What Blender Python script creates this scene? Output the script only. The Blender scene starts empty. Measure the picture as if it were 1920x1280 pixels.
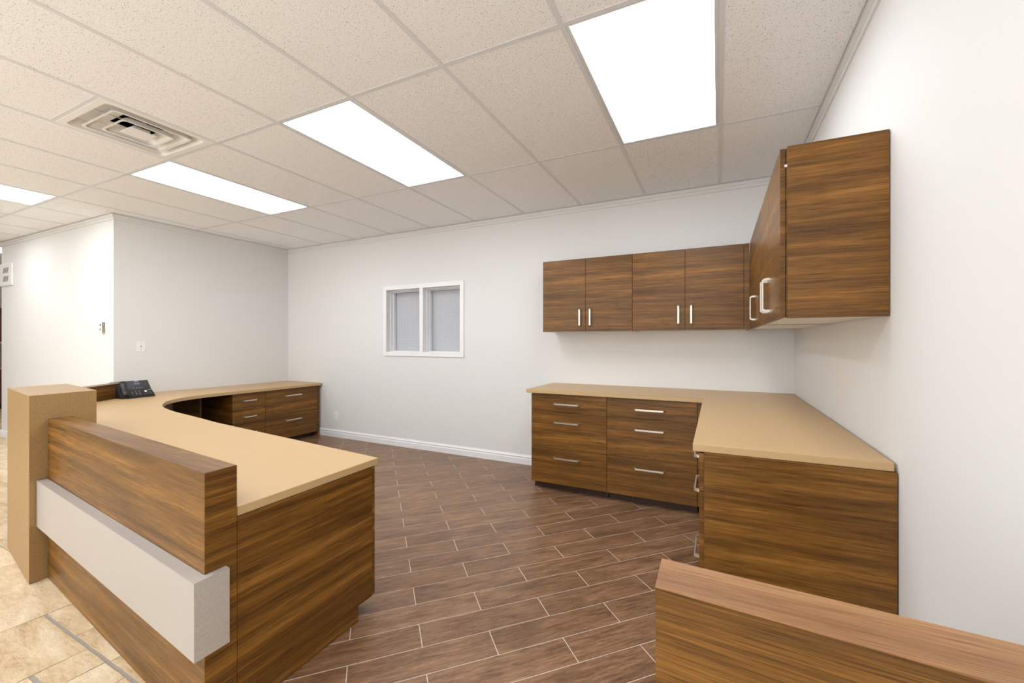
import bpy, bmesh, math, random
from mathutils import Vector, Matrix
random.seed(7)
S = bpy.context.scene
C = S.collection
# ------------------------------------------------------------------ camera, world, exposure
TH = 0.4721
cam_d = bpy.data.cameras.new('camera')
cam = bpy.data.objects.new('camera', cam_d); C.objects.link(cam)
cam.location = (0, 0, 1.2781)
cam.rotation_euler = (math.pi/2, 0, TH)
cam_d.sensor_width = 36.0
cam_d.lens = 796.3/1920*36
cam_d.shift_y = 1.07/1920
cam_d.clip_start = 0.02
S.camera = cam
w = bpy.data.worlds.new('world'); S.world = w; w.use_nodes = True
w.node_tree.nodes['Background'].inputs[0].default_value = (0.9, 0.95, 1, 1)
w.node_tree.nodes['Background'].inputs[1].default_value = 0.3
S.view_settings.view_transform = 'Standard'
S.view_settings.look = 'None'
S.view_settings.gamma = 1
S.view_settings.use_curve_mapping = False
S.view_settings.exposure = 0.72
PANEL_STRENGTH = 6.1
FILL_WINDOW_STRENGTH = 1.45
PANEL_COLOR = (0.88, 0.94, 1.0, 1)

# ------------------------------------------------------------------ materials
def srgb(r, g, b):
    f = lambda v: (v/255/12.92) if v/255 <= .04045 else ((v/255+.055)/1.055)**2.4
    return (f(r), f(g), f(b), 1)
class NT:
    def __init__(s, name):
        s.m = bpy.data.materials.new(name); s.m.use_nodes = True
        s.t = s.m.node_tree; s.n = s.t.nodes; s.b = s.n['Principled BSDF']
    def add(s, typ, **kw):
        nd = s.n.new(typ)
        for k, v in kw.items():
            if k.startswith('i_'):
                key = k[2:]
                key = int(key) if key.isdigit() else key
                nd.inputs[key].default_value = v
            else: setattr(nd, k, v)
        return nd
    def link(s, a, b): s.t.links.new(a, b)
    def math(s, op, a, b=None, c=None):
        nd = s.add('ShaderNodeMath', operation=op)
        for i, v in enumerate((a, b, c)):
            if v is None: continue
            if isinstance(v, (int, float)): nd.inputs[i].default_value = v
            else: s.link(v, nd.inputs[i])
        return nd.outputs[0]
    def ramp(s, fac, stops):
        r = s.add('ShaderNodeValToRGB'); cr = r.color_ramp
        while len(cr.elements) < len(stops): cr.elements.new(.5)
        for e, (p, c) in zip(cr.elements, stops): e.position = p; e.color = c
        s.link(fac, r.inputs[0]); return r.outputs[0]
    def mix(s, fac, a, b, blend='MIX'):
        nd = s.add('ShaderNodeMix', data_type='RGBA', blend_type=blend)
        for i, v in ((0, fac), (6, a), (7, b)):
            if isinstance(v, (int, float, tuple)): nd.inputs[i].default_value = v
            else: s.link(v, nd.inputs[i])
        return nd.outputs[2]
    def noise(s, vec, scale, detail=3, rough=.55, dist=0):
        nd = s.add('ShaderNodeTexNoise'); nd.inputs['Scale'].default_value = scale
        nd.inputs['Detail'].default_value = detail; nd.inputs['Roughness'].default_value = rough
        nd.inputs['Distortion'].default_value = dist
        s.link(vec, nd.inputs['Vector']); return nd.outputs['Fac']
    def bump(s, h, strength, dist=.001):
        nd = s.add('ShaderNodeBump'); nd.inputs['Strength'].default_value = strength
        nd.inputs['Distance'].default_value = dist
        s.link(h, nd.inputs['Height']); s.link(nd.outputs[0], s.b.inputs['Normal'])

def plain(name, col, rough=.5, metal=0, spec=.5, noise_amt=0, nscale=400, bump=0, emit=None):
    t = NT(name); b = t.b
    b.inputs['Base Color'].default_value = col
    b.inputs['Roughness'].default_value = rough
    b.inputs['Metallic'].default_value = metal
    b.inputs['Specular IOR Level'].default_value = spec
    tc = t.add('ShaderNodeTexCoord')
    if noise_amt:
        f = t.noise(tc.outputs['Object'], nscale, 2)
        lo = tuple(max(0, c*(1-noise_amt)) for c in col[:3])+(1,)
        hi = tuple(min(1, c*(1+noise_amt)) for c in col[:3])+(1,)
        t.link(t.ramp(f, [(.35, lo), (.65, hi)]), b.inputs['Base Color'])
        if bump: t.bump(f, bump)
    elif bump:
        t.bump(t.noise(tc.outputs['Object'], nscale, 2), bump)
    if emit:
        b.inputs['Emission Color'].default_value = emit[0]; b.inputs['Emission Strength'].default_value = emit[1]
    return t.m

def wood(name, axis, stops, rough=.36, seed=0.):
    """walnut laminate; horizontal grain on every upright face, grain along `axis` on level faces"""
    t = NT(name); tc = t.add('ShaderNodeTexCoord')
    sep = t.add('ShaderNodeSeparateXYZ'); t.link(tc.outputs['Object'], sep.inputs[0])
    sn = t.add('ShaderNodeSeparateXYZ'); t.link(tc.outputs['Normal'], sn.inputs[0])
    level = t.math('GREATER_THAN', t.math('ABSOLUTE', sn.outputs[2]), .5)
    x, y, z = sep.outputs
    along, cross = (x, y) if axis == 'x' else (y, x)
    xy = t.math('ADD', x, y)
    def sel(a, b): # a when level else b
        m = t.add('ShaderNodeMix', data_type='FLOAT')
        t.link(level, m.inputs[0]); t.link(b, m.inputs[2]); t.link(a, m.inputs[3]); return m.outputs[0]
    u = sel(along, xy); v = sel(cross, z)
    def vec(su, sv, off):
        c = t.add('ShaderNodeCombineXYZ')
        t.link(t.math('MULTIPLY', u, su), c.inputs[0]); t.link(t.math('MULTIPLY', v, sv), c.inputs[1])
        c.inputs[2].default_value = off+seed
        return c.outputs[0]
    big = t.noise(vec(.8, 17, 0), 1.0, 3, .55, .3)
    med = t.noise(vec(2.6, 85, 3), 1.0, 4, .65, .25)
    fine = t.noise(vec(9, 420, 7), 1.0, 2, .6)
    f = t.math('ADD', t.math('MULTIPLY', big, .50), t.math('MULTIPLY', med, .33))
    f = t.math('ADD', f, t.math('MULTIPLY', fine, .17))
    col = t.ramp(f, stops)
    pores = t.ramp(fine, [(.32, (.52, .48, .44, 1)), (.50, (1, 1, 1, 1))])
    col = t.mix(.75, col, pores, 'MULTIPLY')
    t.link(col, t.b.inputs['Base Color'])
    t.b.inputs['Roughness'].default_value = rough
    t.b.inputs['Specular IOR Level'].default_value = .30
    t.bump(fine, .12, .0006)
    return t.m
WSTOPS = [(.35, srgb(68, 43, 16)), (.46, srgb(100, 66, 26)), (.54, srgb(124, 84, 34)), (.65, srgb(162, 112, 52))]
M = {}
M['wood_x'] = wood('walnut_grain_x', 'x', WSTOPS)
M['wood_y'] = wood('walnut_grain_y', 'y', WSTOPS, seed=11)
M['wood_lit'] = wood('walnut_lit_top', 'x', [(.34, srgb(118, 82, 50)), (.46, srgb(142, 101, 66)), (.54, srgb(158, 116, 78)), (.66, srgb(178, 136, 96))], .42, 5)  # lighter copy of the walnut, with the overhead light put into its colour
M['tan'] = plain('tan_laminate', srgb(193, 161, 117), .4, noise_amt=.07, nscale=900, spec=.35)
M['tan_speckled'] = plain('tan_speckled_laminate', srgb(158, 126, 84), .42, noise_amt=.42, nscale=560, spec=.35)
M['wall'] = plain('wall_paint', srgb(227, 225, 222), .7, spec=.25, nscale=60, bump=.02)
M['trim'] = plain('white_trim_paint', srgb(238, 238, 238), .4)
M['alu'] = plain('satin_champagne_metal', srgb(180, 174, 168), .4, metal=.2, noise_amt=.03, nscale=700)
M['alu_end'] = plain('satin_champagne_metal_end', srgb(200, 195, 188), .45, metal=.4, noise_amt=.08, nscale=220, bump=.25)
M['nickel'] = plain('brushed_nickel', srgb(214, 208, 198), .32, metal=.85, noise_amt=.03, nscale=900)
M['melamine'] = plain('white_melamine', srgb(225, 221, 214), .5)
M['dark'] = plain('dark_void', srgb(30, 26, 24), .8)
M['kick'] = plain('toe_kick_dark', srgb(58, 36, 20), .5, noise_amt=.2, nscale=60)
M['grid'] = plain('ceiling_grid_white', srgb(226, 228, 231), .5)
M['vent'] = plain('vent_white_enamel', srgb(242, 240, 236), .4)
M['grout_b'] = plain('plank_grout', srgb(206, 192, 176), .85, noise_amt=.08, nscale=200)
M['grout_s'] = plain('stone_grout', srgb(158, 148, 136), .9, noise_amt=.12, nscale=150)
M['black'] = plain('black_plastic', srgb(34, 34, 36), .35, noise_amt=.05, nscale=500)
M['black2'] = plain('black_plastic_matte', srgb(48, 48, 50), .5)
M['screen'] = plain('grey_lcd', srgb(62, 62, 66), .15)
M['lcd'] = plain('blue_lcd', srgb(80, 84, 112), .3, emit=(srgb(80, 84, 120), .12))
M['white'] = plain('white_plastic', srgb(240, 238, 234), .35)
M['grey'] = plain('grey_plastic', srgb(150, 144, 128), .5)
M['cherry'] = plain('cherry_cabinet', srgb(96, 44, 24), .4, noise_amt=.15, nscale=20)
M['granite'] = plain('grey_granite', srgb(170, 164, 156), .25, noise_amt=.3, nscale=120)
M['splash'] = plain('beige_backsplash', srgb(158, 140, 112), .5, noise_amt=.15, nscale=30)
M['screenwire'] = plain('pale_wire_screen', srgb(226, 226, 230), .6)
M['pane'] = plain('grey_frosted_pane', srgb(168, 169, 174), .5, spec=.3)
M['fill_daylight'] = plain('added_daylight_fill', (1, 1, 1, 1), .3, emit=((.90, .95, 1, 1), FILL_WINDOW_STRENGTH))  # emission of the added rear panes
M['lamp'] = plain('lamp_diffuser', (1, 1, 1, 1), .5, emit=(PANEL_COLOR, PANEL_STRENGTH))

def ceiling_tile_mat():
    t = NT('mineral_fibre_tile'); tc = t.add('ShaderNodeTexCoord'); oi = t.add('ShaderNodeObjectInfo')
    va = t.add('ShaderNodeVectorMath', operation='ADD'); t.link(tc.outputs['Object'], va.inputs[0])
    cm = t.add('ShaderNodeCombineXYZ'); t.link(t.math('MULTIPLY', oi.outputs['Random'], 50), cm.inputs[2])
    t.link(cm.outputs[0], va.inputs[1]); v = va.outputs[0]
    n1 = t.noise(v, 190, 2, .6, .4); n2 = t.noise(v, 400, 2, .6)
    pits = t.math('MAXIMUM', t.math('MULTIPLY', t.math('SUBTRACT', n1, .61), 14), t.math('MULTIPLY', t.math('SUBTRACT', n2, .65), 12))
    cl = t.add('ShaderNodeClamp'); t.link(pits, cl.inputs[0])
    col = t.mix(cl.outputs[0], srgb(253, 253, 253), srgb(140, 132, 124))
    t.link(col, t.b.inputs['Base Color']); t.b.inputs['Roughness'].default_value = .9
    t.b.inputs['Specular IOR Level'].default_value = .1
    inv = t.math('SUBTRACT', 1.0, cl.outputs[0]); t.bump(inv, .3, .001)
    return t.m
M['ctile'] = ceiling_tile_mat()

def plank_mat():
    t = NT('brown_wood_look_tile'); tc = t.add('ShaderNodeTexCoord'); oi = t.add('ShaderNodeObjectInfo')
    r = oi.outputs['Random']
    cm = t.add('ShaderNodeCombineXYZ'); t.link(t.math('MULTIPLY', r, 37), cm.inputs[0]); t.link(t.math('MULTIPLY', r, 91), cm.inputs[2])
    va = t.add('ShaderNodeVectorMath', operation='ADD'); t.link(tc.outputs['Object'], va.inputs[0]); t.link(cm.outputs[0], va.inputs[1])
    def mp(sx, sy):
        m = t.add('ShaderNodeMapping'); m.inputs['Scale'].default_value = (sx, sy, 1); t.link(va.outputs[0], m.inputs[0]); return m.outputs[0]
    big = t.noise(mp(3.5, 15), 1, 3, .6, .4); med = t.noise(mp(9, 90), 1, 4, .68, .5); fine = t.noise(mp(40, 420), 1, 2)
    f = t.math('ADD', t.math('MULTIPLY', big, .34), t.math('ADD', t.math('MULTIPLY', med, .46), t.math('MULTIPLY', fine, .20)))
    f = t.math('ADD', f, t.math('MULTIPLY', t.math('SUBTRACT', r, .5), .05))
    col = t.ramp(f, [(.34, srgb(76, 52, 36)), (.45, srgb(112, 81, 57)), (.54, srgb(138, 103, 75)), (.65, srgb(168, 132, 102))])
    t.link(col, t.b.inputs['Base Color']); t.b.inputs['Roughness'].default_value = .34
    t.link(t.math('ADD', .27, t.math('MULTIPLY', big, .16)), t.b.inputs['Roughness'])
    t.b.inputs['Specular IOR Level'].default_value = .5
    t.bump(med, .25, .0012)
    return t.m
M['plank'] = plank_mat()

def stone_mat():
    t = NT('cream_travertine'); tc = t.add('ShaderNodeTexCoord'); oi = t.add('ShaderNodeObjectInfo')
    r = oi.outputs['Random']
    cm = t.add('ShaderNodeCombineXYZ'); t.link(t.math('MULTIPLY', r, 37), cm.inputs[0]); t.link(t.math('MULTIPLY', r, 91), cm.inputs[2])
    va = t.add('ShaderNodeVectorMath', operation='ADD'); t.link(tc.outputs['Object'], va.inputs[0]); t.link(cm.outputs[0], va.inputs[1])
    m = t.add('ShaderNodeMapping'); m.inputs['Rotation'].default_value = (0, 0, .5); m.inputs['Scale'].default_value = (1, 3.2, 1)
    t.link(va.outputs[0], m.inputs[0]); v = m.outputs[0]
    big = t.noise(v, 3.2, 4, .6, .5); med = t.noise(v, 22, 5, .7, .8); fine = t.noise(v, 110, 3, .7)
    f = t.math('ADD', t.math('MULTIPLY', big, .5), t.math('ADD', t.math('MULTIPLY', med, .33), t.math('MULTIPLY', fine, .17)))
    f = t.math('ADD', f, t.math('MULTIPLY', t.math('SUBTRACT', r, .5), .07))
    col = t.ramp(f, [(.34, srgb(160, 126, 88)), (.44, srgb(196, 168, 130)), (.53, srgb(214, 192, 158)), (.66, srgb(230, 214, 186))])
    t.link(col, t.b.inputs['Base Color']); t.b.inputs['Roughness'].default_value = .5
    t.b.inputs['Specular IOR Level'].default_value = .35
    t.bump(t.math('ADD', med, t.math('MULTIPLY', fine, .4)), .5, .004)
    return t.m
M['stone'] = stone_mat()

# ------------------------------------------------------------------ helpers
def link_mesh(name, bm, mat, parent=None):
    me = bpy.data.meshes.new(name); bm.normal_update(); bm.to_mesh(me); bm.free()
    if mat: me.materials.append(M[mat] if isinstance(mat, str) else mat)
    o = bpy.data.objects.new(name, me); C.objects.link(o)
    if parent is not None: o.parent = parent
    return o
def add_box(bm, x, y, z, bev=0):
    vs = [bm.verts.new((a, b, c)) for c in z for b in y for a in x]
    fs = [(0, 2, 3, 1), (4, 5, 7, 6), (0, 1, 5, 4), (2, 6, 7, 3), (0, 4, 6, 2), (1, 3, 7, 5)]
    faces = [bm.faces.new([vs[i] for i in f]) for f in fs]
    if bev:
        es = list({e for f in faces for e in f.edges})
        bmesh.ops.bevel(bm, geom=es, offset=bev, segments=1, affect='EDGES')
def add_prism(bm, poly, z0, z1, bev=0):
    a = sum(poly[i][0]*poly[(i+1) % len(poly)][1]-poly[(i+1) % len(poly)][0]*poly[i][1] for i in range(len(poly)))
    if a < 0: poly = poly[::-1]
    n = len(poly)
    lo = [bm.verts.new((p[0], p[1], z0)) for p in poly]; hi = [bm.verts.new((p[0], p[1], z1)) for p in poly]
    fs = [bm.faces.new(lo[::-1]), bm.faces.new(hi)]
    for i in range(n): fs.append(bm.faces.new((lo[i], lo[(i+1) % n], hi[(i+1) % n], hi[i])))
    if bev:
        es = list({e for f in fs for e in f.edges})
        bmesh.ops.bevel(bm, geom=es, offset=bev, segments=1, affect='EDGES')
def box(name, mat, x, y, z, parent=None, bev=0):
    bm = bmesh.new(); add_box(bm, sorted(x), sorted(y), sorted(z), bev); return link_mesh(name, bm, mat, parent)
def boxes(name, mat, lst, parent=None, bev=0):
    bm = bmesh.new()
    for x, y, z in lst: add_box(bm, sorted(x), sorted(y), sorted(z), bev)
    return link_mesh(name, bm, mat, parent)
def prism(name, mat, poly, z0, z1, parent=None, bev=0):
    bm = bmesh.new(); add_prism(bm, list(poly), z0, z1, bev); return link_mesh(name, bm, mat, parent)
def thing(name, label, cat, loc, rz=0, group=None):
    o = bpy.data.objects.new(name, None); C.objects.link(o); o.empty_display_size = .1
    o.location = loc; o.rotation_euler = (0, 0, rz); o['label'] = label; o['category'] = cat
    if group: o['group'] = group
    return o
def tag(o, label, cat, group=None):
    o['label'] = label; o['category'] = cat
    if group: o['group'] = group
    return o
def structure(o): o['kind'] = 'structure'; return o
def tube(bm, pts, r, seg=8):
    rings = []; pts = [Vector(p) for p in pts]; up = Vector((0, 0, 1))
    for i, p in enumerate(pts):
        d = (pts[min(i+1, len(pts)-1)]-pts[max(i-1, 0)]).normalized()
        a = d.cross(up)
        if a.length < 1e-4: a = Vector((1, 0, 0))
        a.normalize(); b = d.cross(a)
        rings.append([bm.verts.new(p+a*r*math.cos(2*math.pi*k/seg)+b*r*math.sin(2*math.pi*k/seg)) for k in range(seg)])
    for i in range(len(rings)-1):
        for k in range(seg): bm.faces.new((rings[i][k], rings[i][(k+1) % seg], rings[i+1][(k+1) % seg], rings[i+1][k]))
    bm.faces.new(rings[0][::-1]); bm.faces.new(rings[-1])
def smooth(pts, n=4):
    """Catmull-Rom through the points"""
    P_ = [pts[0]]+list(pts)+[pts[-1]]; out = []
    for i in range(1, len(P_)-2):
        p0, p1, p2, p3 = P_[i-1:i+3]
        for q in range(n):
            t = q/n
            out.append(tuple(.5*((2*p1[k])+(-p0[k]+p2[k])*t+(2*p0[k]-5*p1[k]+4*p2[k]-p3[k])*t*t+(-p0[k]+3*p1[k]-3*p2[k]+p3[k])*t**3) for k in (0, 1)))
    return out+[pts[-1]]
def clip(poly, a, b):
    """keep the part of poly left of the line a->b"""
    out = []; n = len(poly)
    side = lambda p: (b[0]-a[0])*(p[1]-a[1])-(b[1]-a[1])*(p[0]-a[0])
    for i in range(n):
        p, q = poly[i], poly[(i+1) % n]; sp, sq = side(p), side(q)
        if sp >= 0: out.append(p)
        if sp*sq < 0:
            t = sp/(sp-sq); out.append((p[0]+t*(q[0]-p[0]), p[1]+t*(q[1]-p[1])))
    return out
def clip_convex(poly, region):
    for i in range(len(region)):
        poly = clip(poly, region[i], region[(i+1) % len(region)])
        if len(poly) < 3: return []
    return poly
def area(p): return abs(sum(p[i][0]*p[(i+1) % len(p)][1]-p[(i+1) % len(p)][0]*p[i][1] for i in range(len(p))))/2

# ------------------------------------------------------------------ room dimensions
YB = 4.023; XL = -5.7125; ZC = 2.6175; CW = .464; SL = .0215
def xr(y): return CW+SL*(YB-y)          # right wall leans a little off square
RW = math.atan(SL)
REAR = -2.4; FARL = -13.0
HT = ZC+.16

# floor
floor = structure(boxes('floor', 'grout_s', [((FARL-.1, xr(REAR)+.1), (REAR-.1, YB+.1), (-.12, -.0045))]))
brown = [(xr(.8), .80), (CW, YB), (XL, YB), (XL, 2.30), (-5.35, 1.86), (-4.95, 1.45), (-4.0, 1.16), (-3.3, .96), (-1.5, .80)]
prism('grout_bed', 'grout_b', brown, -.0044, -.0012, floor)
O = (-1.1444, 1.4147); A = (.19857, .21542); B = (-.10712, .10772)
LA = math.hypot(*A); ang = math.atan2(A[1], A[0])
def pt(m, n): return (O[0]+m*A[0]+n*B[0], O[1]+m*A[1]+n*B[1])
g = .0019
whole = None
breg = brown
for n in range(-24, 32):
    for m in range(-40, 40):
        if (m-n) % 2: continue
        gm = g/LA; gn = g/.1519
        quad = [pt(m+gm, n+gn), pt(m+2-gm, n+gn), pt(m+2-gm, n+1-gn), pt(m+gm, n+1-gn)]
        cx = sum(p[0] for p in quad)/4; cy = sum(p[1] for p in quad)/4
        poly = clip_convex(quad, breg)
        if not poly or area(poly) < .0006: continue
        full = abs(area(poly)-area(quad)) < 1e-6
        ca, sa = math.cos(-ang), math.sin(-ang)
        loc = [((p[0]-cx)*ca-(p[1]-cy)*sa, (p[0]-cx)*sa+(p[1]-cy)*ca) for p in poly]
        if full and whole is not None:
            o = bpy.data.objects.new('plank_tile', whole); C.objects.link(o); o.parent = floor
        else:
            o = prism('plank_tile', 'plank', loc, -.006, 0, floor, .0006)
            if full: whole = o.data
        o.location = (cx, cy, -.0002*random.random()); o.rotation_euler = (0, 0, ang)
# cream stone tiles, modular ashlar layout
stone_rects = []
def col(x0, x1, ys):
    for a, b in zip(ys[:-1], ys[1:]): stone_rects.append((x0, x1, a, b))
col(-4.18, -3.68, [-.35, .09, .42, .915, 1.08])
col(-3.68, -3.35, [-.42, .2, .36, 1.02])
col(-3.35, -2.86, [-.3, .18, .94])
for a, b in [(-2.86, -2.535), (-2.535, -2.21), (-2.21, -1.87), (-1.87, -1.38)]: stone_rects.append((a, b, .785, .93 if b < -2 else .86))
stone_rects += [(-2.86, -2.385, .3, .775), (-2.385, -2.222, .618, .775), (-2.222, -2.055, .45, .775), (-2.055, -1.56, .45, .775),
                (-2.385, -2.222, .3, .606), (-2.222, -1.56, .12, .44), (-2.86, -2.222, -.2, .29), (-1.56, -1.24, .12, .775), (-1.24, -.75, .3, .79), (-.75, -.42, .12, .79), (-.42, .08, .3, .79), (.08, .54, .12, .79), (-.42, .08, -.2, .29), (-1.24, -.75, -.2, .29)]
xx = -9.0; k = 0
while xx < -4.2:
    wdt = (.5, .33, .66, .49)[k % 4]; x1 = min(xx+wdt, -4.18); yy = -.4-.13*(k % 3); j = k
    while yy < 2.0:
        h = (.49, .33, .66, .33, .165)[j % 5]; y1 = min(yy+h, 2.04 if x1 < -5.5 else 1.35)
        if y1-yy > .06: stone_rects.append((xx, x1, yy, y1))
        if y1 < yy+h: break
        yy = y1; j += 1
    xx = x1; k += 1
for (x0, x1, y0, y1) in stone_rects:
    gg = .0025; cx, cy = (x0+x1)/2, (y0+y1)/2; hx, hy = (x1-x0)/2-gg, (y1-y0)/2-gg
    # slightly tumbled outline
    pts = []
    for (ax, ay), (bx, by) in zip([(-hx, -hy), (hx, -hy), (hx, hy), (-hx, hy)], [(hx, -hy), (hx, hy), (-hx, hy), (-hx, -hy)]):
        for q in range(4):
            t = q/4; pts.append((ax+(bx-ax)*t+random.uniform(-.0012, .0012), ay+(by-ay)*t+random.uniform(-.0012, .0012)))
    o = prism('stone_tile', 'stone', pts, -.006, -.0018, floor, .001)
    o.location = (cx, cy, random.uniform(-.0006, 0))
box('stone_field', 'stone', (FARL, -9.003), (REAR, YB), (-.0044, -.002), floor)
box('stone_field', 'stone', (-8.99, xr(REAR)), (REAR, -.66), (-.0044, -.002), floor)

# walls
def wallbox(name, lst): return structure(boxes(name, 'wall', lst))
WX0, WX1, WZ0, WZ1 = -3.812, -2.712, 1.158, 1.922
wallbox('wall_back', [((XL-.02, WX0), (YB, YB+.2), (0, HT)), ((WX1, CW+.15), (YB, YB+.2), (0, HT)), ((WX0, WX1), (YB, YB+.2), (0, WZ0)), ((WX0, WX1), (YB, YB+.2), (WZ1, HT))])
structure(prism('wall_right', 'wall', [(xr(YB), YB), (xr(REAR), REAR), (xr(REAR)+.15, REAR), (xr(YB)+.15, YB)], 0, HT))
LE = (-8.749, 1.974)
structure(prism('wall_left', 'wall', [(XL, YB), (XL, 2.054), (XL-.12, 2.0508), (XL-.12, YB)], 0, HT))
structure(prism('wall_front_left', 'wall', [(XL-.12, 2.0508), LE, (LE[0], LE[1]+.13), (XL-.12, 2.19)], 0, HT))
# added glowing panes, unseen behind the camera, to brighten ceiling and furniture fronts
wallbox('wall_rear', [((FARL-.1, -5.6), (REAR-.1, REAR), (0, HT)), ((.2, xr(REAR)+.15), (REAR-.1, REAR), (0, HT)), ((-5.6, .2), (REAR-.1, REAR), (0, .12)), ((-5.6, .2), (REAR-.1, REAR), (2.5, HT))])
sf = structure(bpy.data.objects.new('added_window', None)); C.objects.link(sf); sf.location = (-5.6, REAR, .12)
for q in range(4):
    x0 = q*5.8/4; box('pane', 'fill_daylight', (x0+.04, x0+5.8/4-.04), (-.06, -.05), (.04, 2.34), sf)  # added unseen pane, only there to give light
for q in range(5): box('mullion', 'trim', (max(0, q*5.8/4-.04), min(5.8, q*5.8/4+.04)), (-.09, -.01), (0, 2.38), sf)
box('mullion', 'trim', (0, 5.8), (-.088, -.012), (0, .04), sf); box('mullion', 'trim', (0, 5.8), (-.088, -.012), (2.34, 2.38), sf)
wallbox('wall_far_left', [((FARL-.1, FARL), (REAR, YB), (0, HT))])
wallbox('wall_kitchen_back', [((FARL-.1, XL-.14), (YB, YB+.1), (0, HT))])

# crown (stepped ceiling angle) and baseboards: profile swept along a line
def sweep(name, mat, p0, p1, prof, inward, kind=True):
    """prof: list of (offset from wall, z); inward: unit vector into the room"""
    bm = bmesh.new(); n = len(prof)
    a = [bm.verts.new((p0[0]+inward[0]*o, p0[1]+inward[1]*o, z)) for o, z in prof]
    b = [bm.verts.new((p1[0]+inward[0]*o, p1[1]+inward[1]*o, z)) for o, z in prof]
    for i in range(n): bm.faces.new((a[i], a[(i+1) % n], b[(i+1) % n], b[i]))
    bm.faces.new(a[::-1]); bm.faces.new(b)
    bmesh.ops.recalc_face_normals(bm, faces=bm.faces[:])
    o = link_mesh(name, bm, mat)
    return structure(o)
crown = [(0, ZC-.004), (.020, ZC-.004), (.020, ZC-.008), (.016, ZC-.012), (.016, ZC-.030), (.008, ZC-.036), (.008, ZC-.058), (0, ZC-.060)]
sweep('trim_1', 'wall', (XL, YB), (CW, YB), crown, (0, -1))
sweep('trim_2', 'wall', (xr(YB), YB), (xr(REAR), REAR), crown, (-1, 0))
sweep('trim_3', 'wall', (XL, 2.054), (XL, YB), crown, (1, 0))
sweep('trim_4', 'wall', (XL+.018, 2.054), LE, crown, (-.026, -1))
bprof = [(0, 0), (.016, 0), (.016, .058), (.011, .064), (.011, .070), (.014, .074), (.014, .080), (.006, .092), (.004, .100), (0, .100)]
sweep('baseboard_back', 'trim', (-5.10, YB), (-1.60, YB), bprof, (0, -1))
sweep('baseboard_front_left', 'trim', (XL-.125, 2.0507), (LE[0]-.014, LE[1]), bprof, (-.026, -1))
sweep('baseboard_right', 'trim', (xr(.70), .70), (xr(REAR), REAR), bprof, (-1, 0))
sweep('baseboard_rear', 'trim', (FARL, REAR), (xr(REAR), REAR), bprof, (0, 1))

# ------------------------------------------------------------------ ceiling grid
GX, GY, GR, P = -.6311, 1.6963, .0208, .6096
cg, sg = math.cos(GR), math.sin(GR)
def gp(i, j): a, b = i*P, j*2*P; return (GX+a*cg-b*sg, GY+a*sg+b*cg)
def gl(a, b): return (GX+a*cg-b*sg, GY+a*sg+b*cg)
ceiling = structure(box('ceiling', 'dark', (FARL-.1, xr(REAR)+.15), (REAR-.1, YB+.2), (ZC+.17, ZC+.24)))
room_c = [(xr(REAR), REAR), (CW, YB), (FARL, YB), (FARL, REAR)]
LIGHTS = {(0, 0), (-3, 0), (-6, 0), (-9, -1), (0, -2), (-3, -2), (-6, -2), (-9, -3), (-12, -1), (-15, 0), (-12, -3)}  # those behind the camera and far left are unseen, added to light the room
VENT = (-5, -1)
def cut(poly):
    """clip to the room; the two blocks outside are covered by solid walls"""
    return clip_convex(poly, room_c)
hb = .012
for i in range(-21, 3):
    for j in range(-4, 3):
        if (i, j) in LIGHTS: continue
        cells = [(i*P, (i+1)*P, j*2*P, (j+1)*2*P)]
        if (i, j) == VENT: cells = [(i*P, (i+1)*P, j*2*P, j*2*P+P)]
        for x0, x1, y0, y1 in cells:
            e = .0045
            q = [gl(x0+e, y0+e), gl(x1-e, y0+e), gl(x1-e, y1-e), gl(x0+e, y1-e)]
            q = cut(q)
            if not q or area(q) < .002: continue
            c = (sum(p[0] for p in q)/len(q), sum(p[1] for p in q)/len(q))
            o = prism('ceiling_tile', 'ctile', [(p[0]-c[0], p[1]-c[1]) for p in q], 0, .015, ceiling)
            o.location = (c[0], c[1], ZC+.0025)
def rail(a, b, half=hb):
    dx, dy = b[0]-a[0], b[1]-a[1]; L = math.hypot(dx, dy); nx, ny = -dy/L*half, dx/L*half
    q = cut([(a[0]-nx, a[1]-ny), (b[0]-nx, b[1]-ny), (b[0]+nx, b[1]+ny), (a[0]+nx, a[1]+ny)])
    if q and area(q) > .0005:
        prism('grid_rail', 'grid', q, ZC, ZC+.002, ceiling)
for i in range(-21, 3): rail(gl(i*P, -4*2*P), gl(i*P, 3*2*P))
for j in range(-4, 4): 
    for i in range(-21, 3): rail(gl(i*P+hb, j*2*P), gl((i+1)*P-hb, j*2*P))
rail(gl(VENT[0]*P+hb, VENT[1]*2*P+P), gl((VENT[0]+1)*P-hb, VENT[1]*2*P+P))
# wall angles carrying the tile edges
prism('wall_angle', 'grid', [(xr(YB), YB), (xr(REAR), REAR), (xr(REAR)-.026, REAR), (xr(YB)-.026, YB)], ZC-.0005, ZC+.002, ceiling)
box('wall_angle', 'grid', (XL, CW), (YB-.026, YB), (ZC-.0005, ZC+.002), ceiling)
box('wall_angle', 'grid', (XL, XL+.026), (2.03, YB), (ZC-.0005, ZC+.002), ceiling)

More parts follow.
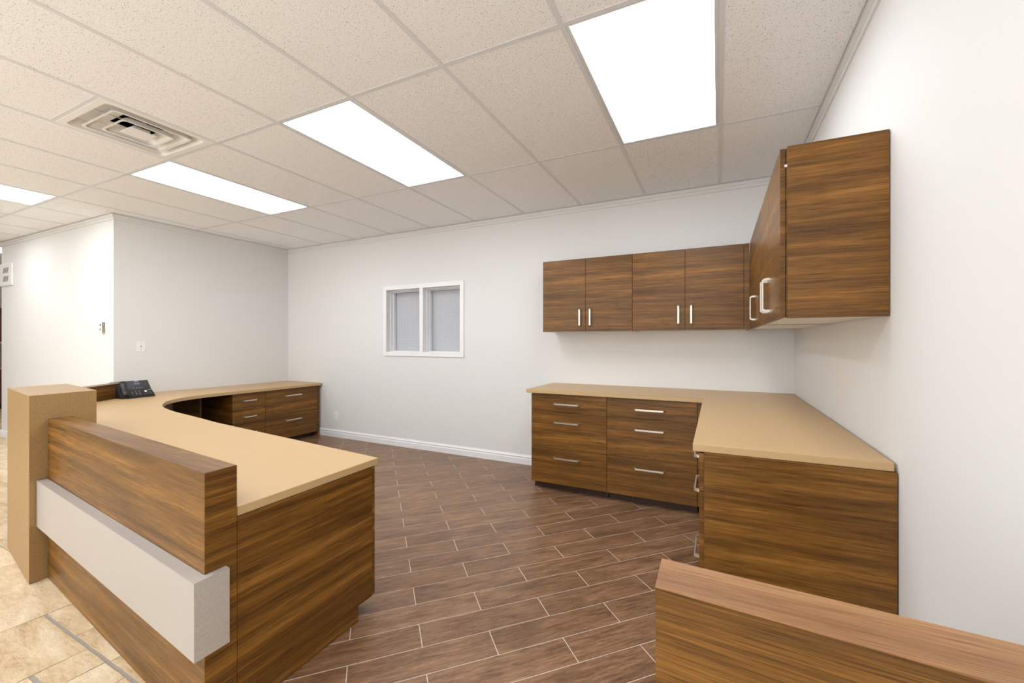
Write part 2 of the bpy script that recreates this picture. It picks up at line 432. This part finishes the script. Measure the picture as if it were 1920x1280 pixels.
# lay-in light panels
seen = {(0, 0): 'bright ceiling light panel nearest the wood wall cabinets, the largest in view',
        (-3, 0): 'bright ceiling light panel in the middle, above the open brown floor',
        (-6, 0): 'bright ceiling light panel beside the square air vent',
        (-9, -1): 'bright ceiling light panel cut off by the left edge of the photo'}
rest = ['above the floor behind the camera, near the right wall', 'behind the camera, second from the right wall', 'behind the camera, third from the right wall', 'behind the camera, fourth from the right wall', 'far left beyond the pillar', 'over the far kitchen cabinets', 'far left behind the camera']
ri = iter(rest)
for (i, j) in sorted(LIGHTS, key=lambda k: (k not in seen, -k[0])):
    c = gl((i+.5)*P, (j+.5)*2*P)
    lab = seen.get((i, j)) or 'unseen white ceiling light panel '+next(ri)
    t = thing('ceiling_light', lab, 'ceiling light', (c[0], c[1], ZC), GR, 'lay-in ceiling light panels')
    hx, hy = P/2-.013, P-.013; f = .014
    bm = bmesh.new()
    for s in (-1, 1):
        add_box(bm, sorted((s*hx, s*(hx-f))), (-hy, hy), (.0005, .02)); add_box(bm, (-hx+f, hx-f), sorted((s*hy, s*(hy-f*.6))), (.0005, .02))
    link_mesh('light_frame', bm, 'grid', t)
    box('diffuser', 'lamp', (-hx+f, hx-f), (-hy+f*.6, hy-f*.6), (.004, .010), t)
    box('housing', 'grid', (-hx, hx), (-hy, hy), (.022, .10), t)

# air vent
c = gl((VENT[0]+.5)*P, VENT[1]*2*P+1.5*P)
t = thing('air_vent', 'square white louvred air vent set in the ceiling', 'vent', (c[0], c[1], ZC), GR)
def ring(bm, s0, z0, s1, z1, th=.003, cr=.03):
    """square cone wall from half size s0 at z0 to s1 at z1 with rounded corners"""
    def loop(s, z):
        pts = []
        for k, (sx, sy) in enumerate([(1, 1), (-1, 1), (-1, -1), (1, -1)]):
            r = min(cr, s*.4)
            for q in range(4):
                a = math.pi/2*k+math.pi/2*q/3
                pts.append(bm.verts.new((sx*(s-r)+r*math.cos(a), sy*(s-r)+r*math.sin(a), z)))
        return pts
    o0, o1, i1, i0 = loop(s0, z0), loop(s1, z1), loop(s1-th, z1), loop(s0-th, z0)
    n = len(o0)
    for k in range(n):
        l = (k+1) % n
        for a, b in ((o0, o1), (o1, i1), (i1, i0), (i0, o0)): bm.faces.new((a[k], a[l], b[l], b[k]))
hs = P/2-.012
bm = bmesh.new(); r_ = .258
add_box(bm, (-hs, -r_), (-hs, hs), (-.0015, .002)); add_box(bm, (r_, hs), (-hs, hs), (-.0015, .002)); add_box(bm, (-r_, r_), (-hs, -r_), (-.0015, .002)); add_box(bm, (-r_, r_), (r_, hs), (-.0015, .002))
for sx, sy in ((1, 1), (-1, 1), (-1, -1), (1, -1)): add_prism(bm, [(sx*r_, sy*r_), (sx*(r_-.022), sy*r_), (sx*(r_-.016), sy*(r_-.006)), (sx*(r_-.006), sy*(r_-.016)), (sx*r_, sy*(r_-.022))], -.0014, .0019)
ring(bm, .259, .002, .236, .05, .002, .03); link_mesh('vent_frame', bm, 'vent', t)
bm = bmesh.new(); q_ = .105
add_box(bm, (-.24, -q_), (-.24, .24), (.05, .053)); add_box(bm, (q_, .24), (-.24, .24), (.05, .053)); add_box(bm, (-q_, q_), (-.24, -q_), (.05, .053)); add_box(bm, (-q_, q_), (q_, .24), (.05, .053)); link_mesh('back_pan', bm, 'vent', t)
bm = bmesh.new(); add_box(bm, (-hs, hs), (-hs, hs), (.12, .125)); add_box(bm, (-hs, -hs+.01), (-hs, hs), (.004, .12)); add_box(bm, (hs-.01, hs), (-hs, hs), (.004, .12)); add_box(bm, (-hs, hs), (-hs, -hs+.01), (.004, .12)); add_box(bm, (-hs, hs), (hs-.01, hs), (.004, .12)); link_mesh('duct_box', bm, 'dark', t)
for s0, z0, s1, z1 in [(.208, -.002, .165, .046), (.138, -.008, .100, .032)]:
    bm = bmesh.new(); ring(bm, s0, z0, s1, z1, .002, .025); ring(bm, s0, z0-.001, s0-.012, z0, .002, .025); link_mesh('louvre', bm, 'vent', t)
bm = bmesh.new(); add_box(bm, (-.07, .07), (-.07, .07), (-.009, -.006), .002); add_box(bm, (-.045, .045), (-.045, .045), (-.006, .02), .004); link_mesh('centre_plate', bm, 'vent', t)
for sx, sy in ((1, 0), (-1, 0), (0, 1), (0, -1)):
    bm = bmesh.new(); tube(bm, [(sx*.02, sy*.02, .05), (sx*.24, sy*.24, .055)], .006, 6); link_mesh('bracket', bm, 'nickel', t)
bm = bmesh.new(); tube(bm, [(.0, .0, .0), (0, 0, .10)], .012, 8); link_mesh('bracket', bm, 'nickel', t)

# ------------------------------------------------------------------ window in back wall
win = structure(bpy.data.objects.new('window_1', None)); C.objects.link(win); win.location = (WX0, YB, WZ0)
W, H = WX1-WX0, WZ1-WZ0
cas = .052
for x, z in [((-cas, 0), (-cas, H+cas)), ((W, W+cas), (-cas, H+cas)), ((0, W), (H, H+cas)), ((0, W), (-cas, 0))]:
    box('casing', 'trim', x, (-.014, 0), z, win, .0015)
mx0 = -3.290-WX0; mx1 = -3.237-WX0
box('mullion', 'trim', (mx0, mx1), (-.012, .14), (0, H), win, .001)
for x0, x1 in ((0, mx0), (mx1, W)):
    # inner stop frame, then sash frame
    b2 = bmesh.new(); b3 = bmesh.new()
    for bm, ins, ya, yb in ((b2, .010, .055, .10), (b3, .022, .10, .14)):
        add_box(bm, (x0, x0+ins), (ya, yb), (0, H)); add_box(bm, (x1-ins, x1), (ya, yb), (0, H))
        add_box(bm, (x0+ins, x1-ins), (ya, yb), (H-ins, H)); add_box(bm, (x0+ins, x1-ins), (ya, yb), (0, ins*.5))
    link_mesh('stop_frame', b2, 'trim', win); link_mesh('sash_frame', b3, 'grid', win)
    bm = bmesh.new(); add_box(bm, (x0+.02, x1-.02), (.155, .159), (.005, H-.02)); pane = link_mesh('pane', bm, 'pane', win)
    bm = bmesh.new(); p = .0112
    n = int((x1-x0-.045)/p)
    for q in range(n+1): X = x0+.023+q*p; add_box(bm, (X, X+.0042), (.1460, .1475), (.012, H-.022))
    n = int((H-.04)/p)
    for q in range(n+1): Z = .014+q*p; add_box(bm, (x0+.022, x1-.022), (.1476, .1490), (Z, Z+.0042))
    sc = link_mesh('wire_screen', bm, 'screenwire', win); sc['kind'] = 'stuff'
box('window_back', 'trim', (0, W), (.19, .198), (0, H), win)

# ------------------------------------------------------------------ handles
def handle_mesh(L, wdt=.013, out=.032, th=.006):
    bm = bmesh.new(); h = L/2
    outer = [(-h, 0), (-h, -out*.55), (-h+.004, -out*.8), (-h+.010, -out), (h-.010, -out), (h-.004, -out*.8), (h, -out*.55), (h, 0)]
    inner = [(-h+.011, 0), (-h+.011, -out*.5), (-h+.0125, -out*.68), (-h+.016, -out+th), (h-.016, -out+th), (h-.0125, -out*.68), (h-.011, -out*.5), (h-.011, 0)]
    n = len(outer)
    V = {}
    for key, pl in (('o', outer), ('i', inner)):
        for s in (-1, 1): V[key, s] = [bm.verts.new((x, y, s*wdt/2)) for x, y in pl]
    for k in range(n-1):
        bm.faces.new((V['o', -1][k], V['o', -1][k+1], V['o', 1][k+1], V['o', 1][k]))
        bm.faces.new((V['i', -1][k+1], V['i', -1][k], V['i', 1][k], V['i', 1][k+1]))
        for s in (-1, 1): bm.faces.new((V['o', s][k], V['i', s][k], V['i', s][k+1], V['o', s][k+1]))
    for k in (0, n-1): bm.faces.new((V['o', -1][k], V['o', 1][k], V['i', 1][k], V['i', -1][k]))
    bmesh.ops.recalc_face_normals(bm, faces=bm.faces[:])
    me = bpy.data.meshes.new('handle'); bm.to_mesh(me); bm.free(); me.materials.append(M['nickel']); return me
HM = {L: handle_mesh(L) for L in (.228, .160)}
def handle(parent, pos, L=.228, rz=0, vert=False):
    o = bpy.data.objects.new('handle', HM[L]); C.objects.link(o); o.parent = parent
    o.location = pos; o.rotation_euler = (0, math.pi/2 if vert else 0, rz)
    return o

# ------------------------------------------------------------------ cabinets (local: front faces -Y at y=0, body goes to +depth, x 0..w, z world)
def drawer_cabinet(name, label, loc, rz, w, depth, top, seams, hpos, hlen, kick=.065, kick_in=.07, left_panel=False, right_panel=False, group='drawer cabinets', hz=None, wm='wood_x', stl=0, stp=0):
    t = thing(name, label, 'cabinet', loc, rz, group)
    box('carcass', wm, (.002, w-.002), (.020, depth), (kick, top-.002), t)
    box('toe_kick', 'kick', (.004, w-.004), (kick_in, kick_in+.016), (0, kick), t)
    box('base', 'kick', (.01, w-.01), (kick_in+.018, depth-.01), (0, kick-.001), t)
    zs = [top-.004]+seams+[kick]
    for k in range(len(zs)-1):
        d = box('drawer', wm, (.0015, w-.0015), (0, .018), (zs[k+1]+.0015, zs[k]-.0015), t, .0008)
        if hz and k < len(hz) and hz[k] is not None: handle(d, (hpos, 0, hz[k]), hlen)
    return t

# right-hand run on the back wall
FY = 3.400
drawer_cabinet('drawer_cabinet', 'three-drawer walnut base cabinet on the back wall, left one of the pair', (-1.545, FY, 0), 0, .667, YB-FY-.003, .837, [.678, .370], .329, .228, hz=[.752, .595, .292])
drawer_cabinet('drawer_cabinet', 'three-drawer walnut base cabinet on the back wall, right one reaching the worktop corner', (-.878, FY, 0), 0, .672, YB-FY-.003, .837, [.678, .370], .334, .228, hz=[.752, .595, .292])
tag(boxes('corner_filler', 'wood_x', [((0, .066), (0, .018), (.065, .836))]), 'narrow walnut filler strip in the corner between the two runs of drawers', 'filler panel').location = (-.205, FY+.006, 0)
# wing along right wall: local frame rotated so that local +x runs toward the camera side
def Wg(lx, ly):   # lx: distance off the right wall into room (neg = into room), ly: along wall, 0 = back corner
    return (CW+lx*math.cos(RW)-ly*math.sin(RW), YB+lx*math.sin(RW)+ly*math.cos(RW))
RZW = RW-math.pi/2     # cabinet front (-Y local) faces -X world
def wing_cab(label, ynear, yfar, group, hz):
    # front faces -X world: local x axis must point to -Y world (left->right as seen from the room)
    p = Wg(-.617, yfar-YB)
    w_ = yfar-ynear
    return drawer_cabinet('drawer_cabinet', label, (p[0], p[1], 0), RZW, w_, .60, .837, [.678, .370], w_/2, .228, hz=hz, group=group, wm='wood_x')
c1 = wing_cab('walnut drawer cabinet along the right wall, its pulls seen edge-on, nearest the camera', 1.882, 2.64, 'drawer cabinets', [.752, .595, .292])
for ch in c1.children:
    for h in ch.children:
        if h.name.startswith('handle'): h.location.x = .380
wing_cab('walnut drawer cabinet along the right wall, hidden behind the nearest one', 2.642, 3.36, 'drawer cabinets', [.752, .595, .292])
p = Wg(-.5985, 1.884-YB)
t = thing('end_panel', 'large walnut end panel closing the base cabinets beside the right wall', 'panel', (p[0], p[1], 0), RW)
box('panel', 'wood_x', (0, .594), (-.020, -.0015), (.0, .837), t, .0008)
# L worktop
we = Wg(-.004, 1.872-YB)
wp = [(-1.578, 3.362), (-1.583, YB-.001), (xr(YB)-.002, YB-.001), (xr(1.872)-.010, 1.872), (-.130, 1.862), (-.165, 3.374)]
tag(prism('worktop', 'tan', wp, .838, .868, None, .0015), 'tan laminate L-shaped worktop on the walnut drawer cabinets at the right', 'worktop')

# wall cabinets
UZ0, UZ1 = 1.374, 2.031
def wall_cab(label, loc, rz, w, depth, doors, handles, near_panel=None, wm='wood_x', z0=UZ0, z1=UZ1, filler=0, fill_left=False):
    t = thing('wall_cabinet', label, 'cabinet', (loc[0], loc[1], z0), rz, 'wall cabinets')
    h = z1-z0
    x0 = filler if fill_left else 0
    x1 = w-(0 if fill_left else filler)
    boxes('carcass', wm, [((0, .016), (.0195, depth), (0, h)), ((w-.016, w), (.0195, depth), (0, h)), ((.016, w-.016), (.0195, depth), (h-.016, h))], t)
    box('bottom_panel', 'melamine', (.0162, w-.0162), (.0195, depth), (.001, .016), t)
    box('back_panel', 'melamine', (.0162, w-.0162), (depth-.012, depth-.001), (.0165, h-.0165), t)
    dw = (x1-x0)/doors
    for k in range(doors):
        d = box('door', wm, (x0+k*dw+.0012, x0+(k+1)*dw-.0012), (0, .018), (0, h), t, .0008)
        if handles[k] is not None: handle(d, (x0+k*dw+(.048 if handles[k] == 'l' else dw-.048), 0, .125), .160, 0, True)
    if filler:
        xa, xb = (0, filler) if fill_left else (w-filler, w)
        box('filler_strip', wm, (xa+.001, xb-.001), (.001, .018), (0, h), t)
    return t
wall_cab('two-door walnut wall cabinet on the back wall, leftmost of the row', (-1.562, 3.70), 0, .827, YB-3.70-.003, 2, ['r', 'l'])
wall_cab('two-door walnut wall cabinet on the back wall, next to the corner', (-.735, 3.70), 0, .876, YB-3.70-.003, 2, ['r', 'l'], filler=.038)
def side_cab(label, ynear, yfar, doors, handles, filler=0):
    p = Wg(-.330, yfar-YB)
    return wall_cab(label, p, RZW, yfar-ynear, .326, doors, handles, filler=filler, fill_left=True)
side_cab('two-door walnut wall cabinet on the right wall, nearest the camera', 1.962, 2.800, 2, ['r', 'l'])
side_cab('one-door walnut wall cabinet on the right wall, running into the corner', 2.801, 3.690, 1, ['l'], filler=.47)
p = Wg(-.308, 1.960-YB)
t = thing('end_panel', 'tall walnut end panel closing the wall cabinets on the right wall', 'panel', (p[0], p[1], UZ0-.004), RW)
box('panel', 'wood_x', (0, .305), (-.018, -.0005), (0, UZ1-UZ0+.004), t, .0008)
boxes('hinge', 'white', [((-.008, 0), (-.008, -.003), (.585, .595))], t)

# ------------------------------------------------------------------ reception desk
DZ = .718; DT = .032
inner = [(-4.985, 4.012), (-4.985, 3.10), (-4.980, 2.63), (-4.945, 2.42), (-4.875, 2.26), (-4.775, 2.13), (-4.62, 2.02), (-4.43, 1.925), (-4.22, 1.862), (-3.95, 1.808), (-3.55, 1.755), (-3.18, 1.700), (-1.514, 1.538)]
wallcurve_in = [(-3.325, 1.125), (-4.03, 1.205), (-4.60, 1.295), (-4.98, 1.475), (-5.21, 1.70), (-5.40, 1.93), (-5.47, 2.035)]
inner = [inner[0]]+smooth(inner[1:-1], 4)+[inner[-1]]
outer = [(-1.489, .862), (-3.215, 1.005), (-3.330, 1.015), (-3.334, 1.125)]+[(-4.022, 1.207)]+wallcurve_in[2:]+[(-5.58, 2.12), (XL+.002, 2.14), (XL+.002, 4.012)]
tag(prism('desk_worktop', 'tan', inner+outer, DZ-DT, DZ, None, .0015), 'tan laminate curved reception desk top that sweeps from the low wall to the back corner', 'worktop')
# pillar
pil = [(-3.287, .836), (-3.995, .925), (-4.02, 1.20), (-3.33, 1.120)]
tag(prism('desk_pillar', 'tan_speckled', pil, 0, .994, None, .001), 'square tan speckled pillar standing at the end of the low wall on the cream tiles', 'pillar')
# low wall with metal band
hw = thing('desk_low_wall', 'long walnut low wall at the front of the desk wrapped by a pale metal band', 'low wall', (-1.4815, .756, 0))
def rel(pts, o): return [(x-o[0], y-o[1]) for x, y in pts]
HO = (-1.4815, .756)
lw = prism('wall_body', 'wood_x', rel([(-3.286, .9065), HO, (-1.4865, .8575), (-3.286, 1.004)], HO), 0, .862, hw, .0008)
bm = bmesh.new(); add_prism(bm, rel([(-1.481, .7565), (-1.4795, .7563), (-1.4845, .8577), (-1.4862, .8577)], HO), 0, .8612); link_mesh('end_veneer', bm, 'wood_y', hw)
bfL, bfR, bfE = (-3.285, .863), (-1.452, .7125), (-1.456, .818)
# front face, top and end as thin plates with open mitres
def sub(p, q, t): return (p[0]+(q[0]-p[0])*t, p[1]+(q[1]-p[1])*t)
nfx, nfy = .082, .997
fr = [bfL, (bfR[0]-.0012, bfR[1]+.0001), (bfR[0]-.0012+.0002, bfR[1]+.0101), (bfL[0], bfL[1]+.010)]
band = prism('metal_band', 'alu', rel(fr, HO), .298, .538, hw)
band2 = prism('metal_band', 'alu_end', rel([bfR, bfE, (bfE[0]-.010, bfE[1]-.0005), (bfR[0]-.0098, bfR[1]+.0025)], HO), .298, .538, hw)
band2['label'] = 'darker textured metal end face'
top = [(bfL[0], bfL[1]+.0005), (bfR[0]-.0008, bfR[1]+.0008), (bfE[0]-.0005, bfE[1]), (-1.4800, .8190), (-1.4793, .7550), (-3.285, .9045)]
prism('metal_band', 'alu', rel(top, HO), .5382, .540, hw)
prism('metal_band', 'alu', rel(top, HO), .296, .2978, hw)
# curved low wall behind pillar
ci = [(-4.026, 1.190), (-4.60, 1.288), (-4.985, 1.468), (-5.218, 1.695), (-5.408, 1.925), (-5.478, 2.030), (-5.585, 2.110), (-5.709, 2.128)]
co = [(-5.709, 2.02), (-5.62, 2.0), (-5.57, 1.95), (-5.49, 1.86), (-5.30, 1.63), (-5.06, 1.40), (-4.64, 1.185), (-4.022, 1.085)]
co = smooth(co, 3); ci = smooth(ci, 3)
tag(prism('curved_low_wall', 'wood_x', ci+co, 0, .862, None, .0008), 'curved walnut low wall behind the tan pillar, ending beside the telephone', 'low wall')
# near pedestal
PO = (-1.4875, .8600)
t = thing('desk_pedestal', 'walnut desk end cabinet at the open end of the reception desk', 'cabinet', (PO[0], PO[1], 0))
ep = rel([(-1.4875, .861), (-1.5130, 1.4990), (-1.5330, 1.4990), (-1.5075, .861)], PO)
bm = bmesh.new()
# panel outline in (distance along Y, z) with a toe notch, extruded sideways
L = 1.499-.861; prof = [(0, 0), (L-.088, 0), (L-.088, .071), (L, .071), (L, .684), (0, .684)]
def onp(s, off, z): return (-.0255*s/L-off, .001+s, z)
a = [bm.verts.new(onp(s, 0, z)) for s, z in prof]; b = [bm.verts.new(onp(s, .019, z)) for s, z in prof]
bm.faces.new(a); bm.faces.new(b[::-1])
for k in range(len(prof)): bm.faces.new((a[k], b[k], b[(k+1) % len(prof)], a[(k+1) % len(prof)]))
bmesh.ops.recalc_face_normals(bm, faces=bm.faces[:]); bmesh.ops.bevel(bm, geom=bm.edges[:], offset=.0008, segments=1, affect='EDGES')
link_mesh('side_panel', bm, 'wood_y', t)
box('carcass', 'wood_x', (-.62, -.046), (.21, .638), (.071, .684), t)
box('toe_kick', 'kick', (-.62, -.046), (.535, .551), (0, .0705), t)
for z0, z1 in ((.385, .682), (.072, .382)):
    d = box('drawer', 'wood_x', (-.62, -.028), (.640, .658), (z0, z1), t, .0008); handle(d, (-.33, .658, z1-.07), .228, math.pi)
# gable under the curve, modesty panels
tag(box('desk_support_panel', 'wood_x', (0, .55), (0, .018), (0, DZ-DT-.001)), 'walnut upright panel under the curve of the desk top', 'panel').location = (XL+.03, 2.572, 0)
box('shade_strip', 'kick', (.5502, .5515), (0, .018), (0, DZ-DT-.001), bpy.data.objects['desk_support_panel'])  # dark strip laid over the panel edge so it looks shaded
tag(box('modesty_panel', 'wood_y', (0, .018), (0, .248), (.05, DZ-DT-.001)), 'dark walnut back panel inside the knee space under the desk', 'panel').location = (XL+.06, 2.591, 0)
# pedestals along the left wall, fronts face +X
def left_ped(label, y0, y1, seams, hz, hlen, panel=False):
    # local x -> world +Y requires rz=+90: front(-Y local) -> +X world
    t = drawer_cabinet('drawer_cabinet', label, (-5.005, y0, 0), math.pi/2, y1-y0, .70, DZ-DT, seams, (y1-y0)/2, hlen, group='drawer cabinets', hz=hz, kick=.062, kick_in=.085)
    return t
left_ped('narrow walnut drawer cabinet under the desk top beside the dark knee space', 2.842, 3.226, [.488, .330], [.598, .410, .22], .160)
left_ped('wide two-drawer walnut cabinet under the desk top at the far back corner', 3.2265, 3.962, [.368], [.598, .286], .228)
tag(box('end_panel', 'wood_y', (0, .70), (0, .020), (0, DZ-DT-.001)), 'thin walnut end panel between the two-drawer cabinet and the back wall', 'panel').location = (-5.705, 3.965, 0)

# near low wall, bottom right
t = thing('low_wall', 'walnut low wall in the right foreground, its top coloured as brightly lit and running to the right wall', 'low wall', (-.113, .76, 0))
o0 = (-.113, .76)
prism('wall_body', 'wood_x', rel([(-.112, .7595), (xr(.72)-.002, .7195), (xr(.83)-.002, .832), (-.115, .861)], o0), 0, .858, t, .0006)
prism('lit_top', 'wood_lit', rel([(-.1122, .7590), (xr(.72)-.002, .7190), (xr(.83)-.002, .8325), (-.1152, .8615)], o0), .8582, .8612, t)  # same walnut painted lighter to carry the light falling on the top

# ------------------------------------------------------------------ telephone
t = thing('telephone', 'black desk telephone with a handset and keypad on the tan desk top by the wall', 'telephone', (-5.292, 1.966, DZ+.0005), math.radians(90))
bm = bmesh.new()
prof = [(0, 0), (0, .022), (.060, .078), (.066, .086), (.112, .166), (.122, .164), (.132, .120), (.132, 0)]
def ext(bm, prof, x0, x1, xs0=0, xs1=0):
    a = [bm.verts.new((x0+xs0*z, y, z)) for y, z in prof]; b = [bm.verts.new((x1+xs1*z, y, z)) for y, z in prof]
    bm.faces.new(a[::-1]); bm.faces.new(b)
    n = len(prof)
    for k in range(n): bm.faces.new((a[k], a[(k+1) % n], b[(k+1) % n], b[k]))
    bmesh.ops.recalc_face_normals(bm, faces=bm.faces[:])
ext(bm, prof, .058, .272, 0, -.12)
bmesh.ops.bevel(bm, geom=bm.edges[:], offset=.0022, segments=2, affect='EDGES')
link_mesh('phone_body', bm, 'black', t)
bm = bmesh.new(); ext(bm, [(0, 0), (0, .014), (.115, .135), (.13, .13), (.13, 0)], 0, .060); bmesh.ops.bevel(bm, geom=bm.edges[:], offset=.003, segments=2, affect='EDGES')
link_mesh('cradle', bm, 'black2', t)
# slope frames
def slope(y0, z0, y1, z1):
    d = Vector((0, y1-y0, z1-z0)).normalized(); nrm = Vector((0, -d.z, d.y))
    return lambda x, s, h: Vector((x, y0, z0))+d*s+nrm*h
K = slope(0, .022, .060, .078); D = slope(.066, .086, .112, .166)
def slab(name, mat, F, x, s, h, parent, bev=0):
    bm = bmesh.new(); add_box(bm, x, s, h, bev)
    for v in bm.verts: v.co = F(*v.co)
    bmesh.ops.recalc_face_normals(bm, faces=bm.faces[:]); return link_mesh(name, bm, mat, parent)
scr = slab('screen', 'screen', D, (.098, .218), (.020, .080), (.0002, .0016), t)
slab('display', 'lcd', D, (.132, .178), (.046, .068), (.0017, .0021), scr)
for q in range(4): slab('soft_key', 'white', D, (.118+q*.022, .125+q*.022), (.008, .0105), (.0003, .0012), t)
slab('badge', 'white', D, (.138, .172), (.0845, .0885), (.0002, .0010), t)
slab('badge', 'white', K, (.228, .256), (.070, .0735), (.0002, .0010), t)
digits = ['1', '2', '3', '4', '5', '6', '7', '8', '9', '*', '0', '#']
dmesh = {}
for r in range(4):
    for c_ in range(3):
        x = .084+c_*.030; s = .056-r*.0155
        kk = slab('key', 'black2', K, (x, x+.020), (s, s+.010), (.0002, .0022), t, .0006)
        cu = bpy.data.curves.new('digit', 'FONT'); cu.body = digits[r*3+c_]; cu.size = .011; cu.extrude = .0001
        to = bpy.data.objects.new('tmp', cu); me = bpy.data.meshes.new_from_object(to)
        bpy.data.objects.remove(to); me.materials.append(M['white'])
        for v in me.vertices: v.co = K(x+.006+v.co.x, s+.001+v.co.y, .0024+v.co.z)
        do = bpy.data.objects.new('digit', me); C.objects.link(do); do.parent = kk
bm = bmesh.new(); bmesh.ops.create_cone(bm, cap_ends=True, segments=20, radius1=.0105, radius2=.0105, depth=.003)
for v in bm.verts: v.co = K(.205+v.co.x, .050+v.co.y, .0018+v.co.z)
link_mesh('navigation_key', bm, 'white', t)
for x, s in ((.192, .022), (.212, .022), (.236, .022), (.236, .045)): slab('function_key', 'grey', K, (x, x+.008), (s, s+.004), (.0003, .0018), t)
# handset
Hs = slope(-.002, .022, .098, .158)
bm = bmesh.new()
prof_s = [(-.002, .016, .024), (.004, .026, .028), (.040, .030, .028), (.052, .028, .026), (.085, .030, .025), (.118, .030, .026), (.132, .032, .028), (.160, .030, .028), (.167, .018, .025)]
rings = []
for s, h, wdt in prof_s:
    ringv = []
    for k in range(12):
        a = 2*math.pi*k/12; ca, sa = math.cos(a), math.sin(a)
        ringv.append(bm.verts.new(Hs(.029+math.copysign(abs(ca)**.6, ca)*wdt, s, max(.001, h*.5+math.copysign(abs(sa)**.6, sa)*h*.5+.004))))
    rings.append(ringv)
for i in range(len(rings)-1):
    for k in range(12): bm.faces.new((rings[i][k], rings[i][(k+1) % 12], rings[i+1][(k+1) % 12], rings[i+1][k]))
bm.faces.new(rings[0]); bm.faces.new(rings[-1]); bmesh.ops.recalc_face_normals(bm, faces=bm.faces[:])
hs_ = link_mesh('handset', bm, 'black', t)
for f_ in hs_.data.polygons: f_.use_smooth = True
bm = bmesh.new(); pts = []
for q in range(220):
    u = q/219; a = u*2*math.pi*18
    bx = .030+.085*u; by = -.014-.012*math.sin(math.pi*u)
    pts.append((bx, by+.005*math.cos(a), .0065+.005*math.sin(a)))
tube(bm, [(.02, .002, .01), (.022, -.01, .007)]+pts+[(.118, -.004, .006)], .0016, 5); cd = link_mesh('cord', bm, 'black', t)

# ------------------------------------------------------------------ small wall things
def plate(name, label, cat, loc, rz, w_, h_, extra):
    t = thing(name, label, cat, loc, rz); box('cover_plate', 'white', (-w_/2, w_/2), (-.006, 0), (-h_/2, h_/2), t, .0015); extra(t); return t
def outlet(t):
    for z in (.021, -.021):
        r = box('socket', 'white', (-.016, .016), (-.008, -.006), (z-.014, z+.014), t, .001)
        for x in (-.006, .006): box('slot', 'dark', (x-.001, x+.001), (-.0084, -.0079), (z-.002, z+.006), r)
        box('slot', 'dark', (-.002, .002), (-.0084, -.0079), (z-.010, z-.006), r)
plate('power_outlet', 'white power outlet low on the back wall beside the two-drawer cabinet', 'outlet', (-4.715, YB, .283), 0, .070, .108, outlet)
def sw(t):
    box('toggle', 'grey', (-.004, .004), (-.016, -.006), (-.006, .010), t, .001)
    for z in (-.030, .030): box('screw', 'grey', (-.003, .003), (-.0072, -.0058), (z-.003, z+.003), t, .0005)
plate('wall_jack', 'small white wall plate above the telephone on the beige wall', 'wall plate', (XL, 2.283, 1.228), math.pi/2, .078, .112, sw)
t = thing('thermostat', 'small white box with a grey side mounted near the outer wall corner', 'thermostat', (-5.927, 2.0475, 1.433), .0263)
box('thermostat_body', 'white', (-.033, .033), (-.026, 0), (-.057, .057), t, .002)
box('side_grille', 'grey', (.0331, .0345), (-.025, -.001), (-.055, .055), t)
box('display', 'dark', (-.008, .012), (-.0275, -.0262), (.016, .034), t)
box('button', 'grey', (-.012, .016), (-.0275, -.0262), (-.034, -.010), t)
def lp(x): return 2.054+(x-XL)*(LE[1]-2.054)/(LE[0]-XL)
t = thing('wall_grille', 'white square grille with two rows of dark slots high on the far left wall', 'grille', (-8.535, lp(-8.535)-.001, 2.17), .0263)
box('cover_plate', 'white', (-.205, .205), (-.02, 0), (-.145, .145), t, .003)
for zc_ in (.055, -.055):
    for q in range(5):
        bm = bmesh.new(); x = -.085+q*.036
        add_prism(bm, [(x, 0), (x+.014, 0), (x+.044, .07), (x+.030, .07)], .020, .0212)
        for v in bm.verts: v.co = Vector((v.co.x, -v.co.z, zc_-.035+v.co.y))
        bmesh.ops.recalc_face_normals(bm, faces=bm.faces[:]); link_mesh('slot', bm, 'dark', t)

# ------------------------------------------------------------------ kitchen corner glimpsed at the far left edge
t = thing('kitchen_base_cabinet', 'dark cherry kitchen base cabinet glimpsed at the far left edge', 'cabinet', (-12.98, 2.2, 0))
box('carcass', 'cherry', (0, .62), (0, 1.7), (.10, .76), t); box('toe_kick', 'dark', (0, .55), (0, 1.7), (0, .10), t)
for q in range(3):
    d = box('door', 'cherry', (.621, .64), (q*.565+.003, q*.565+.560), (.11, .75), t, .002)
    box('handle', 'nickel', (.641, .665), (q*.565+.05, q*.565+.06), (.55, .66), d, .001)
tag(box('kitchen_worktop', 'granite', (0, .66), (0, 1.71), (.761, .79), None, .002), 'grey stone kitchen worktop at the far left edge', 'worktop').location = (-12.98, 2.195, 0)
t = thing('kitchen_wall_cabinet', 'dark cherry kitchen wall cabinet glimpsed at the far left edge', 'cabinet', (-12.98, 2.2, 1.28))
box('carcass', 'cherry', (0, .36), (0, 1.7), (0, .66), t); box('light_rail', 'trim', (.30, .38), (0, 1.7), (-.02, -.001), t)
for q in range(3): box('door', 'cherry', (.361, .38), (q*.565+.003, q*.565+.560), (.005, .655), t, .002)
tag(box('backsplash', 'splash', (0, .012), (0, 1.75), (.792, 1.25)), 'beige tiled backsplash above the far kitchen worktop', 'backsplash').location = (-12.998, 2.15, 0)
